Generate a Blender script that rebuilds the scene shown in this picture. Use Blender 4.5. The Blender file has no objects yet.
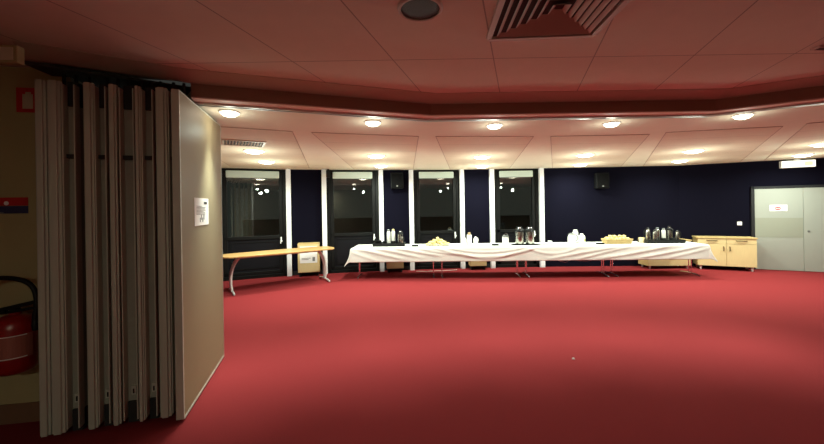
import bpy, bmesh, math, random
from mathutils import Vector, Matrix, Euler
random.seed(7)
C = bpy.context.scene.collection
PI = math.pi

# ------------------------------------------------------------------ materials
def lin(c):
    return tuple(((v/255)/12.92 if v/255 <= .04045 else ((v/255+.055)/1.055)**2.4) for v in c)

def mat(name, rgb, rough=.6, metal=0, spec=.5, noise=0, nscale=30, bump=0, bscale=200, emit=None, estr=0, coat=0, stretch=None):
    m = bpy.data.materials.new(name); m.use_nodes = True
    nt = m.node_tree; b = nt.nodes['Principled BSDF']
    col = lin(rgb) + (1,)
    b.inputs['Base Color'].default_value = col
    b.inputs['Roughness'].default_value = rough
    b.inputs['Metallic'].default_value = metal
    b.inputs['Specular IOR Level'].default_value = spec
    if coat: b.inputs['Coat Weight'].default_value = coat
    if emit:
        b.inputs['Emission Color'].default_value = lin(emit) + (1,)
        b.inputs['Emission Strength'].default_value = estr
    tc = nt.nodes.new('ShaderNodeTexCoord')
    src = tc.outputs['Object']
    if stretch:
        mp = nt.nodes.new('ShaderNodeMapping'); mp.inputs['Scale'].default_value = stretch
        nt.links.new(src, mp.inputs['Vector']); src = mp.outputs['Vector']
    if noise:
        n = nt.nodes.new('ShaderNodeTexNoise'); n.inputs['Scale'].default_value = nscale
        n.inputs['Detail'].default_value = 4
        nt.links.new(src, n.inputs['Vector'])
        r = nt.nodes.new('ShaderNodeMapRange')
        r.inputs['From Min'].default_value = .25; r.inputs['From Max'].default_value = .75
        r.inputs['To Min'].default_value = 1-noise; r.inputs['To Max'].default_value = 1+noise
        nt.links.new(n.outputs['Fac'], r.inputs['Value'])
        h = nt.nodes.new('ShaderNodeHueSaturation'); h.inputs['Color'].default_value = col
        nt.links.new(r.outputs['Result'], h.inputs['Value'])
        nt.links.new(h.outputs['Color'], b.inputs['Base Color'])
    if bump:
        n2 = nt.nodes.new('ShaderNodeTexNoise'); n2.inputs['Scale'].default_value = bscale
        nt.links.new(src, n2.inputs['Vector'])
        bp = nt.nodes.new('ShaderNodeBump'); bp.inputs['Strength'].default_value = bump
        bp.inputs['Distance'].default_value = .01
        nt.links.new(n2.outputs['Fac'], bp.inputs['Height'])
        nt.links.new(bp.outputs['Normal'], b.inputs['Normal'])
    return m

def seams(m, specs, dark=.45):
    """thin grooves between tiles: specs = list of (ax, ay, period, phase, halfwidth) lines in object x/y"""
    nt = m.node_tree; b = nt.nodes['Principled BSDF']
    tc = nt.nodes.new('ShaderNodeTexCoord'); sep = nt.nodes.new('ShaderNodeSeparateXYZ')
    nt.links.new(tc.outputs['Object'], sep.inputs[0])
    def M(op, a, c=None):
        n = nt.nodes.new('ShaderNodeMath'); n.operation = op
        for i, v in enumerate((a, c)):
            if v is None: continue
            if isinstance(v, (int, float)): n.inputs[i].default_value = v
            else: nt.links.new(v, n.inputs[i])
        return n.outputs[0]
    fac = None
    for ax, ay, per, ph, hw in specs:
        v = M('ADD', M('MULTIPLY', sep.outputs[0], ax), M('MULTIPLY', sep.outputs[1], ay))
        v = M('ADD', M('DIVIDE', M('SUBTRACT', v, ph), per), .5)
        d = M('MULTIPLY', M('ABSOLUTE', M('SUBTRACT', M('FRACT', v), .5)), per)
        l = M('LESS_THAN', d, hw)
        fac = l if fac is None else M('MAXIMUM', fac, l)
    mix = nt.nodes.new('ShaderNodeMixRGB')
    c = b.inputs['Base Color'].default_value[:]
    if b.inputs['Base Color'].is_linked:
        nt.links.new(b.inputs['Base Color'].links[0].from_socket, mix.inputs[1])
    else: mix.inputs[1].default_value = c
    mix.inputs[2].default_value = (c[0]*dark, c[1]*dark, c[2]*dark, 1)
    nt.links.new(fac, mix.inputs[0]); nt.links.new(mix.outputs[0], b.inputs['Base Color'])
    return m

M = {}
M['carpet'] = mat('red carpet', (132,45,48), .95, spec=.05, noise=.10, nscale=140, bump=.5, bscale=420)
M['ceiling_white'] = mat('ceiling paint', (232,222,200), .9, spec=.2, noise=.02, nscale=6)
M['field'] = seams(mat('ceiling tile', (224,208,184), .9, spec=.2, noise=.02, nscale=9), [(0,1,.62,.01,.005)], .6)
M['gap'] = mat('shadow gap strip', (176,150,130), .9)
M['near_tile'] = seams(mat('near ceiling tile', (222,214,198), .9, spec=.2, noise=.02, nscale=8),
                       [(1,-.31,.775,-.19,.0045), (.0,1,1.42,2.70,.0045)], .5)
M['cove'] = mat('taupe cove paint', (186,176,158), .8, noise=.03, nscale=8)
M['beam'] = mat('brown fascia', (150,110,96), .75, noise=.04, nscale=5)
M['lip'] = mat('pale lip', (226,190,176), .6)
M['track'] = mat('track aluminium', (205,200,196), .35, metal=.8)
M['track_slot'] = mat('track slot', (18,15,15), .8)
M['blue'] = mat('dark blue wall fabric', (14,13,25), .95, spec=.05, noise=.06, nscale=60, bump=.15, bscale=500)
M['plinth'] = mat('black plinth', (20,20,24), .7)
M['post'] = mat('white post', (238,240,244), .5)
M['frame'] = mat('charcoal window frame', (11,11,11), .55, spec=.2, noise=.04, nscale=20)
M['lower'] = mat('dark blue sash panel', (11,11,17), .6, spec=.2)
M['blind'] = mat('pale blind fabric', (205,222,212), .7, bump=.1, bscale=80)
M['chrome'] = mat('chrome', (225,225,228), .18, metal=1)
M['steel'] = mat('brushed steel', (190,190,182), .26, metal=1, bump=.04, bscale=300, stretch=(1,1,.05))
M['black'] = mat('black plastic', (9,9,10), .5, spec=.3)
M['charcoal'] = mat('charcoal speaker cloth', (10,10,11), .9, spec=.1, bump=.2, bscale=600)
M['charcoal_rim'] = mat('dark grey moulded shell', (15,15,17), .7, spec=.15)
M['wall_cream'] = mat('cream wall paint', (170,156,114), .85, noise=.03, nscale=4)
M['baseboard'] = mat('brown baseboard', (118,84,62), .7, noise=.06, nscale=20)
M['dim'] = mat('plain wall paint', (150,140,125), .9, noise=.03, nscale=4)
M['pocket'] = mat('pocket paint with shade', (72,68,62), .9)  # shade inside the partition pocket is put into this colour
M['panel'] = mat('partition vinyl', (140,125,96), .55, noise=.03, nscale=18, stretch=(6,6,.4))
M['profile'] = mat('matt aluminium profile', (192,192,180), .5, metal=.25, noise=.05, nscale=40, stretch=(1,1,.05))
M['recess'] = mat('grey panel edge', (150,150,138), .6, noise=.05, nscale=30)
M['seal'] = mat('dark rubber seal', (34,32,32), .8)
M['cloth'] = mat('white tablecloth', (216,216,211), .85, spec=.2, bump=.12, bscale=350)
M['oak'] = mat('pale beech veneer', (220,194,138), .45, noise=.05, nscale=7, stretch=(1,14,1))
M['oak_door'] = mat('beech door veneer', (216,194,144), .45, noise=.04, nscale=6, stretch=(10,10,1))
M['oak_edge'] = mat('beech edge band', (196,168,114), .5, noise=.05, nscale=9, stretch=(1,10,10))
M['bench_top'] = mat('golden beech table veneer', (186,146,92), .4, noise=.06, nscale=6, stretch=(14,1,1))
M['bronze'] = mat('bronze handle', (110,92,62), .35, metal=.8)
M['grey_leg'] = mat('silver leg paint', (214,213,210), .35, metal=.25)
M['door'] = mat('grey green door laminate', (160,163,154), .5, noise=.015, nscale=5)
M['door_band'] = mat('greyer door band', (149,152,138), .5, noise=.015, nscale=5)
M['paper'] = mat('white paper', (240,240,238), .8)
M['sign_pale'] = mat('dull sign white', (196,184,160), .7)  # off-white of the sign pictogram, duller than paper
M['ink'] = mat('grey ink', (120,120,124), .8)
M['ink_dark'] = mat('dark ink', (30,30,36), .8)
M['pink_red'] = mat('faded red ink', (160,36,36), .7)
M['red'] = mat('signal red', (190,24,22), .4)
M['red_body'] = mat('extinguisher red enamel', (140,14,12), .3, coat=.4)
M['label'] = mat('extinguisher label', (150,86,74), .5)
M['navy'] = mat('navy sign', (44,44,84), .5)
M['white_plastic'] = mat('white plastic', (240,240,238), .4)
M['ceramic'] = mat('white ceramic', (244,244,242), .25)
M['milk'] = mat('white bottle plastic', (240,240,236), .4)
M['bottle_white'] = mat('white lacquered flask', (232,232,226), .3)
M['cream_cap'] = mat('cream cap', (232,214,150), .5)
M['tan_cap'] = mat('tan neck', (176,150,112), .5)
M['green'] = mat('lime label', (190,206,110), .6)
M['grey_lid'] = mat('grey lid', (124,126,124), .35, metal=.4)
M['pastry'] = mat('baked pastry', (238,214,146), .6, noise=.20, nscale=38, bump=.3, bscale=120)
M['roll'] = mat('golden bread roll', (236,208,140), .6, noise=.2, nscale=30, bump=.2, bscale=90)
M['card_cup'] = mat('beige paper cup', (236,214,168), .7)
M['wire'] = mat('white cable', (226,214,206), .5)
M['diffuser_dark'] = mat('vent throat', (60,48,44), .8)
M['diffuser'] = mat('painted vent metal', (196,176,164), .5)
M['speaker_grille'] = mat('grey perforated grille', (62,54,50), .6, bump=.6, bscale=500)
M['vent_back'] = mat('beige grille metal', (206,192,168), .5)
M['lens'] = mat('lit opal lens', (255,250,240), .4, emit=(255,240,214), estr=14)
M['exit'] = mat('lit sign face', (245,248,235), .4, emit=(240,248,224), estr=1.6)
M['exit_green'] = mat('pale green pictogram', (214,232,170), .4, emit=(214,236,160), estr=1.2)
M['ring'] = mat('white lamp ring', (236,232,224), .5)
M['ground'] = mat('night terrace', (70,72,70), .9, noise=.2, nscale=2)

def wicker(name, rgb):
    m = mat(name, rgb, .7)
    nt = m.node_tree; b = nt.nodes['Principled BSDF']
    tc = nt.nodes.new('ShaderNodeTexCoord'); w = nt.nodes.new('ShaderNodeTexWave')
    w.inputs['Scale'].default_value = 30; w.bands_direction = 'Z'; w.inputs['Distortion'].default_value = 1.5
    nt.links.new(tc.outputs['Object'], w.inputs['Vector'])
    bp = nt.nodes.new('ShaderNodeBump'); bp.inputs['Strength'].default_value = .8; bp.inputs['Distance'].default_value = .01
    nt.links.new(w.outputs['Fac'], bp.inputs['Height']); nt.links.new(bp.outputs['Normal'], b.inputs['Normal'])
    mx = nt.nodes.new('ShaderNodeMixRGB'); nt.links.new(w.outputs['Fac'], mx.inputs[0])
    mx.inputs[1].default_value = lin([c*.82 for c in rgb]) + (1,); mx.inputs[2].default_value = lin(rgb) + (1,)
    nt.links.new(mx.outputs[0], b.inputs['Base Color'])
    return m
M['wicker'] = wicker('woven basket', (222,190,128))

def glass_mat():
    m = bpy.data.materials.new('window glass'); m.use_nodes = True
    nt = m.node_tree; nt.nodes.clear()
    o = nt.nodes.new('ShaderNodeOutputMaterial'); mx = nt.nodes.new('ShaderNodeMixShader')
    tr = nt.nodes.new('ShaderNodeBsdfTransparent'); tr.inputs[0].default_value = (.80,.86,.82,1)
    gl = nt.nodes.new('ShaderNodeBsdfGlossy'); gl.inputs['Roughness'].default_value = .015
    fr = nt.nodes.new('ShaderNodeFresnel'); fr.inputs['IOR'].default_value = 1.8
    nz = nt.nodes.new('ShaderNodeMath'); nz.operation = 'MULTIPLY'; nz.inputs[1].default_value = 1.0
    nt.links.new(fr.outputs[0], nz.inputs[0])
    nt.links.new(nz.outputs[0], mx.inputs[0]); nt.links.new(tr.outputs[0], mx.inputs[1]); nt.links.new(gl.outputs[0], mx.inputs[2])
    nt.links.new(mx.outputs[0], o.inputs['Surface'])
    return m
M['glass'] = glass_mat()

# ------------------------------------------------------------------ mesh helpers
class MB:
    def __init__(s): s.bm = bmesh.new()
    def box(s, c, d, rz=0, rx=0, ry=0):
        r = bmesh.ops.create_cube(s.bm, size=1)
        mt = Matrix.Translation(c) @ Euler((rx, ry, rz)).to_matrix().to_4x4() @ Matrix.Diagonal((d[0], d[1], d[2], 1))
        bmesh.ops.transform(s.bm, matrix=mt, verts=r['verts']); return s
    def bb(s, x0, x1, y0, y1, z0, z1):
        return s.box(((x0+x1)/2, (y0+y1)/2, (z0+z1)/2), (x1-x0, y1-y0, z1-z0))
    def prism(s, poly, z0, z1):
        lo = [s.bm.verts.new((p[0], p[1], z0)) for p in poly]; hi = [s.bm.verts.new((p[0], p[1], z1)) for p in poly]
        n = len(poly)
        s.bm.faces.new(hi); s.bm.faces.new(lo[::-1])
        for i in range(n): s.bm.faces.new((lo[i], lo[(i+1) % n], hi[(i+1) % n], hi[i]))
        bmesh.ops.recalc_face_normals(s.bm, faces=s.bm.faces[:]); return s
    def hexa(s, lo, hi):
        a = [s.bm.verts.new(p) for p in lo]; b = [s.bm.verts.new(p) for p in hi]; n = len(a)
        s.bm.faces.new(b); s.bm.faces.new(a[::-1])
        for i in range(n): s.bm.faces.new((a[i], a[(i+1) % n], b[(i+1) % n], b[i]))
        bmesh.ops.recalc_face_normals(s.bm, faces=s.bm.faces[:]); return s
    def lathe(s, prof, c=(0,0,0), seg=20, sx=1, sy=1, ring=False):
        rings = []
        for r, z in prof:
            if r < 1e-5: rings.append([s.bm.verts.new((c[0], c[1], c[2]+z))])
            else: rings.append([s.bm.verts.new((c[0]+sx*r*math.cos(2*PI*k/seg), c[1]+sy*r*math.sin(2*PI*k/seg), c[2]+z)) for k in range(seg)])
        for a, b in zip(rings, rings[1:] + ([rings[0]] if ring else [])):
            for k in range(seg):
                k2 = (k+1) % seg
                if len(a) == 1 and len(b) == 1: continue
                if len(a) == 1: s.bm.faces.new((a[0], b[k2], b[k]))
                elif len(b) == 1: s.bm.faces.new((a[k], a[k2], b[0]))
                else: s.bm.faces.new((a[k], a[k2], b[k2], b[k]))
        if len(rings[0]) > 1 and not ring: s.bm.faces.new(rings[0][::-1])
        if len(rings[-1]) > 1 and not ring: s.bm.faces.new(rings[-1])
        bmesh.ops.recalc_face_normals(s.bm, faces=s.bm.faces[:]); return s
    def tube(s, pts, r, seg=8):
        pts = [Vector(p) for p in pts]; n = len(pts)
        rr = r if isinstance(r, (list, tuple)) else [r]*n
        rings = []; up = None
        for i, p in enumerate(pts):
            t = (pts[min(i+1, n-1)]-pts[max(i-1, 0)]).normalized()
            if up is None:
                up = Vector((0,0,1)) if abs(t.z) < .9 else Vector((1,0,0))
            a = t.cross(up).normalized(); b = a.cross(t).normalized(); up = b
            rings.append([s.bm.verts.new(p+rr[i]*(a*math.cos(2*PI*k/seg)+b*math.sin(2*PI*k/seg))) for k in range(seg)])
        for a, b in zip(rings, rings[1:]):
            for k in range(seg): s.bm.faces.new((a[k], a[(k+1) % seg], b[(k+1) % seg], b[k]))
        s.bm.faces.new(rings[0][::-1]); s.bm.faces.new(rings[-1])
        bmesh.ops.recalc_face_normals(s.bm, faces=s.bm.faces[:]); return s
    def build(s, name, m, parent=None, smooth=False, bevel=0, loc=None, rz=0):
        me = bpy.data.meshes.new(name); s.bm.to_mesh(me); s.bm.free()
        o = bpy.data.objects.new(name, me); C.objects.link(o); me.materials.append(m)
        if smooth:
            for p in me.polygons: p.use_smooth = True
            me.set_sharp_from_angle(angle=R(40))
        if bevel:
            b = o.modifiers.new('bevel', 'BEVEL'); b.width = bevel; b.segments = 2; b.limit_method = 'ANGLE'
        if parent: o.parent = parent
        if loc: o.location = loc
        if rz: o.rotation_euler.z = rz
        return o
def R(d): return math.radians(d)

def bez(p0, p1, p2, p3, n=12):
    out = []
    for i in range(n+1):
        t = i/n; u = 1-t
        out.append(tuple(u**3*a+3*u*u*t*b+3*u*t*t*c+t**3*d for a, b, c, d in zip(p0, p1, p2, p3)))
    return out

def thing(name, label, cat, loc=(0,0,0), rz=0, group=None):
    o = bpy.data.objects.new(name, None); C.objects.link(o); o.empty_display_size = .1
    o.location = loc; o.rotation_euler.z = rz
    return tag(o, label, cat, group)
def tag(o, label, cat, group=None):
    o['label'] = label; o['category'] = cat
    if group: o['group'] = group
    return o
def struct(o): o['kind'] = 'structure'; return o
def anchor(name, loc, rz):
    o = bpy.data.objects.new(name, None); C.objects.link(o); o.location = loc; o.rotation_euler.z = rz
    return struct(o)
def copy_tree(o, parent=None):
    c = o.copy(); C.objects.link(c)
    if parent: c.parent = parent
    for ch in list(o.children): copy_tree(ch, c)
    return c

# ------------------------------------------------------------------ plan of the place
EYE = 1.62
HB = 2.60      # ceiling of the lit room, underside of the beam
HN = 2.76      # ceiling on the near side of the beam
posts = [(-4.47,7.98), (-3.02,8.58), (-2.19,8.76), (-.80,9.02), (-.02,9.12), (1.31,9.24), (2.10,9.24), (3.40,9.24)]
WV2 = (6.95,9.10); WV3 = (9.95,7.67); WV4 = (12.0,6.0)
beam = [(-2.72,2.48), (-1.88,3.0), (.22,3.72), (3.24,3.72), (4.35,3.08), (6.6,1.6)]     # near face of the beam
def off(poly, d):       # shift a plan polyline away from the camera
    out = []
    for i, p in enumerate(poly):
        ns = []
        for a, b in ((i-1, i), (i, i+1)):
            if a < 0 or b >= len(poly): continue
            dx, dy = poly[b][0]-poly[a][0], poly[b][1]-poly[a][1]; l = math.hypot(dx, dy); ns.append((-dy/l, dx/l))
        nx = sum(n[0] for n in ns)/len(ns); ny = sum(n[1] for n in ns)/len(ns); l2 = nx*nx+ny*ny
        out.append((p[0]+d*nx/l2, p[1]+d*ny/l2))
    return out
def strip(poly, d0, d1, z0, z1, m, name):
    a = off(poly, d0); b = off(poly, d1); mb = MB()
    for i in range(len(poly)-1):
        mb.prism([a[i], a[i+1], b[i+1], b[i]], z0, z1)
    return struct(mb.build(name, m))
def wall(pts, z0, z1, th, m, name):     # thickness goes outward (left of the walking direction)
    return strip(pts, 0, th, z0, z1, m, name)

# floor, walls, ceilings
struct(MB().bb(-8,14,-4.5,12.5,-.1,0).build('floor', M['carpet']))
outer = [(-2.98,4.25), (-4.7,5.0), (-5.4,6.6), posts[0]]
def seg_wall(A, B, m, name, z0=0, z1=HB+.02, th=.12):
    return wall([A, B], z0, z1, th, m, name)
wb = MB()
def add_seg(mb, pts, th, z0, z1, d0=0):
    a = off(pts, d0); b = off(pts, d0+th)
    for i in range(len(pts)-1): mb.prism([a[i], a[i+1], b[i+1], b[i]], z0, z1)
for i in (1, 3, 5): add_seg(wb, [posts[i], posts[i+1]], .12, 0, HB)
add_seg(wb, [posts[7], WV2, WV3, WV4], .12, 0, HB)
struct(wb.build('wall_back', M['blue']))
pb = MB()
for i in (1, 3, 5): add_seg(pb, [posts[i], posts[i+1]], .012, 0.002, .10, -.012)
struct(pb.build('baseboard_back', M['plinth']))
struct((lambda mb: (add_seg(mb, outer, .12, 0, HB), mb.build('wall_left', M['blue']))[1])(MB()))
# wall of the near room beside the folded partition, and the pocket behind the stack
NW = [(-5.2,2.36), (-2.70,2.78)]
struct((lambda mb: (add_seg(mb, NW, .1, 0, HN), mb.build('wall_near', M['wall_cream']))[1])(MB()))
struct((lambda mb: (add_seg(mb, [(-5.2,2.36), (-2.70,2.78)], .014, .002, .15, -.014), mb.build('baseboard_near', M['baseboard']))[1])(MB()))
struct(MB().hexa([(-2.70,2.79,0),(-2.98,4.25,0),(-3.1,4.25,0),(-2.82,2.87,0)], [(-2.70,2.79,HN),(-2.98,4.25,HN),(-3.1,4.25,HN),(-2.82,2.87,HN)]).build('wall_pocket', M['dim']))
struct((lambda mb: (add_seg(mb, [(12.0,6.0),(10.5,-3.5),(-5.2,-3.5),(-5.2,2.36)], .1, 0, HN), mb.build('wall_rear', M['dim']))[1])(MB()))

far = off(beam, .2)
ceil_near = [(-5.2,2.5), (-5.2,-3.5), (11.5,-3.5), (12.2,5.8)] + [(8.6,.1)] + [p for p in off(beam, -.02)[::-1]]
# near ceiling (one slab) and back ceiling (one slab)
struct(MB().prism([(-5.3,2.5), (-5.3,-3.6), (10.6,-3.6), (10.6,0.0), (6.8,1.8)] + off(beam, .1)[1:-1][::-1] + [(-2.72,2.9)], HN, HN+.1).build('ceiling', M['near_tile']))
bc = off(beam, .12)
struct(MB().prism([(-3.1,4.3)] + [(-4.9,5.0), (-5.6,6.6), (-4.7,8.15), (-3.05,8.85), (-2.2,9.0), (-.05,9.4), (1.35,9.5), (3.5,9.5), (7.0,9.35), (10.0,7.9), (12.4,6.0), (7.0,1.5)] + bc[1:-1][::-1], HB, HB+.12).build('ceiling_back', M['ceiling_white']))
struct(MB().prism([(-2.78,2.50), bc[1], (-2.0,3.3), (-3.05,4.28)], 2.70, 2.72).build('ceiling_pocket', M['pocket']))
# beam: taupe cove, brown face, pale lip, track
mb = MB()
a = off(beam, -.22); b = beam
for i in range(len(beam)-1):
    mb.hexa([(a[i][0],a[i][1],2.755),(a[i+1][0],a[i+1][1],2.755),(b[i+1][0],b[i+1][1],2.715),(b[i][0],b[i][1],2.715)],
            [(a[i][0],a[i][1],2.762),(a[i+1][0],a[i+1][1],2.762),(b[i+1][0],b[i+1][1],2.762),(b[i][0],b[i][1],2.762)])
struct(mb.build('trim_cove', M['cove']))
strip(beam[1:], 0, .1, 2.602, 2.76, M['beam'], 'trim_beam')
strip(beam[1:], .0, .035, 2.59, 2.602, M['lip'], 'trim_beam_edge')
strip(beam[1:], .035, .13, 2.592, 2.602, M['lip'], 'trim_lip')
strip(beam[1:], .13, .15, 2.575, 2.602, M['track'], 'trim_track')
strip(beam[1:], .15, .18, 2.594, 2.604, M['track_slot'], 'trim_track_slot')
strip(beam[1:], .18, .20, 2.575, 2.602, M['track'], 'trim_track_far')

# ------------------------------------------------------------------ tile fields in the lit ceiling
fields = [[(-2.75,3.85),(-1.49,4.39),(-2.41,8.25),(-4.0,7.75)],
          [(-1.26,4.46),(.10,4.82),(.04,8.98),(-1.42,8.72)],
          [(.35,4.84),(1.73,4.95),(2.56,9.17),(1.02,9.13)],
          [(1.99,4.97),(3.36,4.94),(5.45,9.12),(3.70,9.17)],
          [(3.52,4.82),(4.83,4.55),(7.95,8.48),(6.0,9.05)],
          [(4.99,4.40),(6.2,3.85),(10.2,7.3),(8.35,8.28)]]
for k, f in enumerate(fields):
    mx, my = (f[0][0]+f[1][0])/2, (f[0][1]+f[1][1])/2
    an = math.atan2(f[1][1]-f[0][1], f[1][0]-f[0][0])
    loc = [((p[0]-mx)*math.cos(an)+(p[1]-my)*math.sin(an), -(p[0]-mx)*math.sin(an)+(p[1]-my)*math.cos(an)) for p in f]
    fo = struct(MB().prism(loc, -.005, 0.001).build('ceiling_tiles', M['field'], loc=(mx, my, HB), rz=an))
    gp = MB()
    for i in range(4):
        p, q = Vector(loc[i]), Vector(loc[(i+1) % 4]); e = (q-p).normalized(); nn = Vector((e.y, -e.x))*.009
        gp.prism([p, q, q+nn, p+nn], -.006, .001)
    gp.build('shadow_gap', M['gap'], fo)

# ------------------------------------------------------------------ posts
for k, p in enumerate(posts):
    struct(MB().bb(-.055,.055,-.11,.02,0,HB-.001).build('trim_post', M['post'], loc=(p[0], p[1], 0), rz=[.3,.3,.2,.18,.1,.05,.03,0][k], bevel=.004))

# ------------------------------------------------------------------ windows
def make_window(idx, A, B):
    w = math.hypot(B[0]-A[0], B[1]-A[1]); an = math.atan2(B[1]-A[1], B[0]-A[0])
    root = anchor('window_%d' % idx, (A[0], A[1], 0), an)
    x0, x1 = .06, w-.06
    f = MB()
    f.bb(x0,x0+.075,-.02,.12,0,HB-.012).bb(x1-.075,x1,-.02,.12,0,HB-.012)
    f.bb(x0,x1,-.02,.12,HB-.05,HB-.012).bb(x0,x1,-.02,.12,0,.08)
    f.build('window_frame', M['frame'], root, bevel=.005)
    s = MB()
    sx0, sx1 = x0+.08, x1-.08
    s.bb(sx0,sx0+.085,0,.08,.085,HB-.052).bb(sx1-.085,sx1,0,.08,.085,HB-.052)
    s.bb(sx0,sx1,.0,.08,HB-.09,HB-.052).bb(sx0,sx1,0,.08,.92,1.0).bb(sx0,sx1,0,.08,.085,.16)
    s.build('sash', M['frame'], root, bevel=.006)
    p = MB().bb(sx0+.083,sx1-.083,.03,.06,.155,.925)
    p.build('lower_panel', M['lower'], root)
    t = MB()
    u0,u1,v0,v1 = sx0+.13, sx1-.13, .22, .86
    for q in ((u0,u1,.018,.032,v0,v0+.018),(u0,u1,.018,.032,v1-.018,v1),(u0,u0+.018,.018,.032,v0,v1),(u1-.018,u1,.018,.032,v0,v1)): t.bb(*q)
    t.build('panel_moulding', M['frame'], root)
    MB().bb(sx0+.083,sx1-.083,.04,.048,.998,HB-.085).build('pane', M['glass'], root)
    MB().bb(sx0+.07,sx1-.07,-.055,-.004,HB-.225,HB-.055).build('roller_blind', M['blind'], root, bevel=.02)
    h = MB(); hx = sx1-.045
    h.box((hx,-.008,.90),(.03,.02,.12)); h.tube([(hx,-.02,.92),(hx,-.055,.92),(hx-.01,-.06,.90),(hx-.015,-.06,.80)],.012,8)
    h.lathe([(0,-.03),(.022,-.02),(.028,0),(.022,.02),(0,.03)],(hx,-.055,.86),12)
    h.build('window_handle', M['white_plastic'], root, smooth=True)
    return root
for k in range(4): make_window(k+1, posts[2*k], posts[2*k+1])
# night outside: paving and a low hedge wall
struct(MB().prism([(-7,9.8),(5,9.8),(5,16),(-7,16)],-.06,-.02).build('ground_outside', M['ground']))
tag(MB().bb(-6.5,4.5,13.4,13.7,-.02,1.25).build('terrace_wall', M['ground']), 'dim grey terrace wall standing out in the night behind the windows', 'wall')

# ------------------------------------------------------------------ door
dA = Vector((8.27,8.47)); dirw = Vector((WV3[0]-WV2[0], WV3[1]-WV2[1])).normalized()
da = math.atan2(dirw.y, dirw.x)
door = anchor('door_1', (dA.x, dA.y, 0), da)
fr = MB(); fr.bb(-.06,0,-.05,-.001,0,1.99).bb(1.76,1.82,-.05,-.001,0,1.99).bb(-.06,1.82,-.05,-.001,1.93,1.99)
fr.build('door_frame', M['plinth'], door)
l1 = MB().bb(.002,.845,-.045,-.004,.008,1.928).build('door_leaf', M['door'], door, bevel=.003)
MB().bb(.004,.843,-.049,-.044,.78,1.24).build('kick_band', M['door_band'], l1)
l2 = MB().bb(.852,1.758,-.045,-.004,.008,1.928).build('door_leaf', M['door'], door, bevel=.003)
MB().lathe([(0,0),(.022,0),(.022,.012),(0,.012)]).build('lock', M['grey_lid'], l2, loc=(.93,-.046,.93)).rotation_euler = (PI/2,0,0)
MB().tube([(1.36,-.045,.72),(1.36,-.10,.72),(1.22,-.10,.78)],.012).build('door_handle', M['chrome'], l2, smooth=True)

def on_wall(s, z, d=0):    # point along the door wall: s metres from the door's left edge, d towards the room
    n = Vector((dirw.y, -dirw.x))
    p = dA + dirw*s + n*d
    return (p.x, p.y, z)
no = thing('notice', 'white paper notice with a red oval stuck on the left grey door leaf', 'notice', on_wall(.42,1.47,.0505), da)
MB().bb(-.155,.155,-.003,0,-.075,.075).build('sheet', M['paper'], no)
MB().lathe([(0,0),(.058,0),(.058,.003),(0,.003)], seg=28, sy=.66).build('red_oval', M['pink_red'], no, loc=(-.01,-.003,-.008)).rotation_euler = (PI/2,0,0)
MB().bb(-.055,.035,-.0075,-.0062,-.014,-.002).build('white_bar', M['paper'], no)
MB().bb(.06,.11,-.0045,-.0031,.045,.056).build('header_mark', M['ink'], no)

sw = thing('light_switch', 'small white switch plate on the dark blue wall left of the grey door', 'switch', on_wall(-.27,1.10,.0005), da)
MB().bb(-.045,.045,-.012,0,-.045,.045).build('plate', M['white_plastic'], sw, bevel=.004)
MB().bb(-.025,.025,-.018,-.012,-.03,.03).build('rocker', M['white_plastic'], sw, bevel=.003)

ex = thing('exit_sign', 'lit white sign box under the ceiling above the grey double door', 'sign', on_wall(.75,2.475,.06), da)
MB().bb(-.29,.29,-.05,.055,-.075,.09).build('housing', M['white_plastic'], ex, bevel=.006)
MB().bb(-.28,.28,-.056,-.0505,-.065,.08).build('face', M['exit'], ex)
MB().bb(.10,.24,-.058,-.0565,-.04,.055).build('pictogram', M['exit_green'], ex)
MB().bb(-.05,.05,-.02,.02,.09,.123).build('bracket', M['white_plastic'], ex)

# ------------------------------------------------------------------ ceiling lamps
def make_lamp(r):
    root = thing('downlight', '', 'ceiling light', (0,0,0))
    MB().lathe([(r*1.0,0),(r*1.16,0),(r*1.16,-.008),(r*1.02,-.014),(r*1.0,-.014)], seg=28, ring=True).build('ring', M['ring'], root, smooth=True)
    MB().lathe([(0,-.046),(r*.4,-.044),(r*.7,-.036),(r*.9,-.022),(r*.985,-.008),(r*.985,0),(0,0)], seg=28).build('lens', M['lens'], root, smooth=True)
    return root
rowA = [(-1.80,3.48),(-.43,3.98),(1.01,4.22),(2.42,4.22),(3.73,3.93)]
rowB = [(-2.58,5.75),(-.65,6.5),(1.39,6.86),(3.39,6.82),(5.26,6.52),(7.02,5.96)]
rowC = [(-2.92,7.05),(-.70,8.05),(1.71,8.45),(4.08,8.45),(6.15,8.02),(8.20,7.33)]
words = ['leftmost','second from the left','third from the left','fourth from the left','fifth from the left','rightmost']
rows = [(rowA, .084, 'in the row of small downlights nearest the beam', 'downlights along the beam'),
        (rowB, .148, 'in the middle row of large downlights', 'downlights of the middle row'),
        (rowC, .148, 'in the row nearest the dark blue wall', 'downlights by the back wall')]
POW = [8, 43, 49]; LC = (.87,1,.85); SPREAD = {8: 56, 43: 165, 49: 165}; CEIL_FILL = {8: 2.0, 43: 15, 49: 17}
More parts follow.
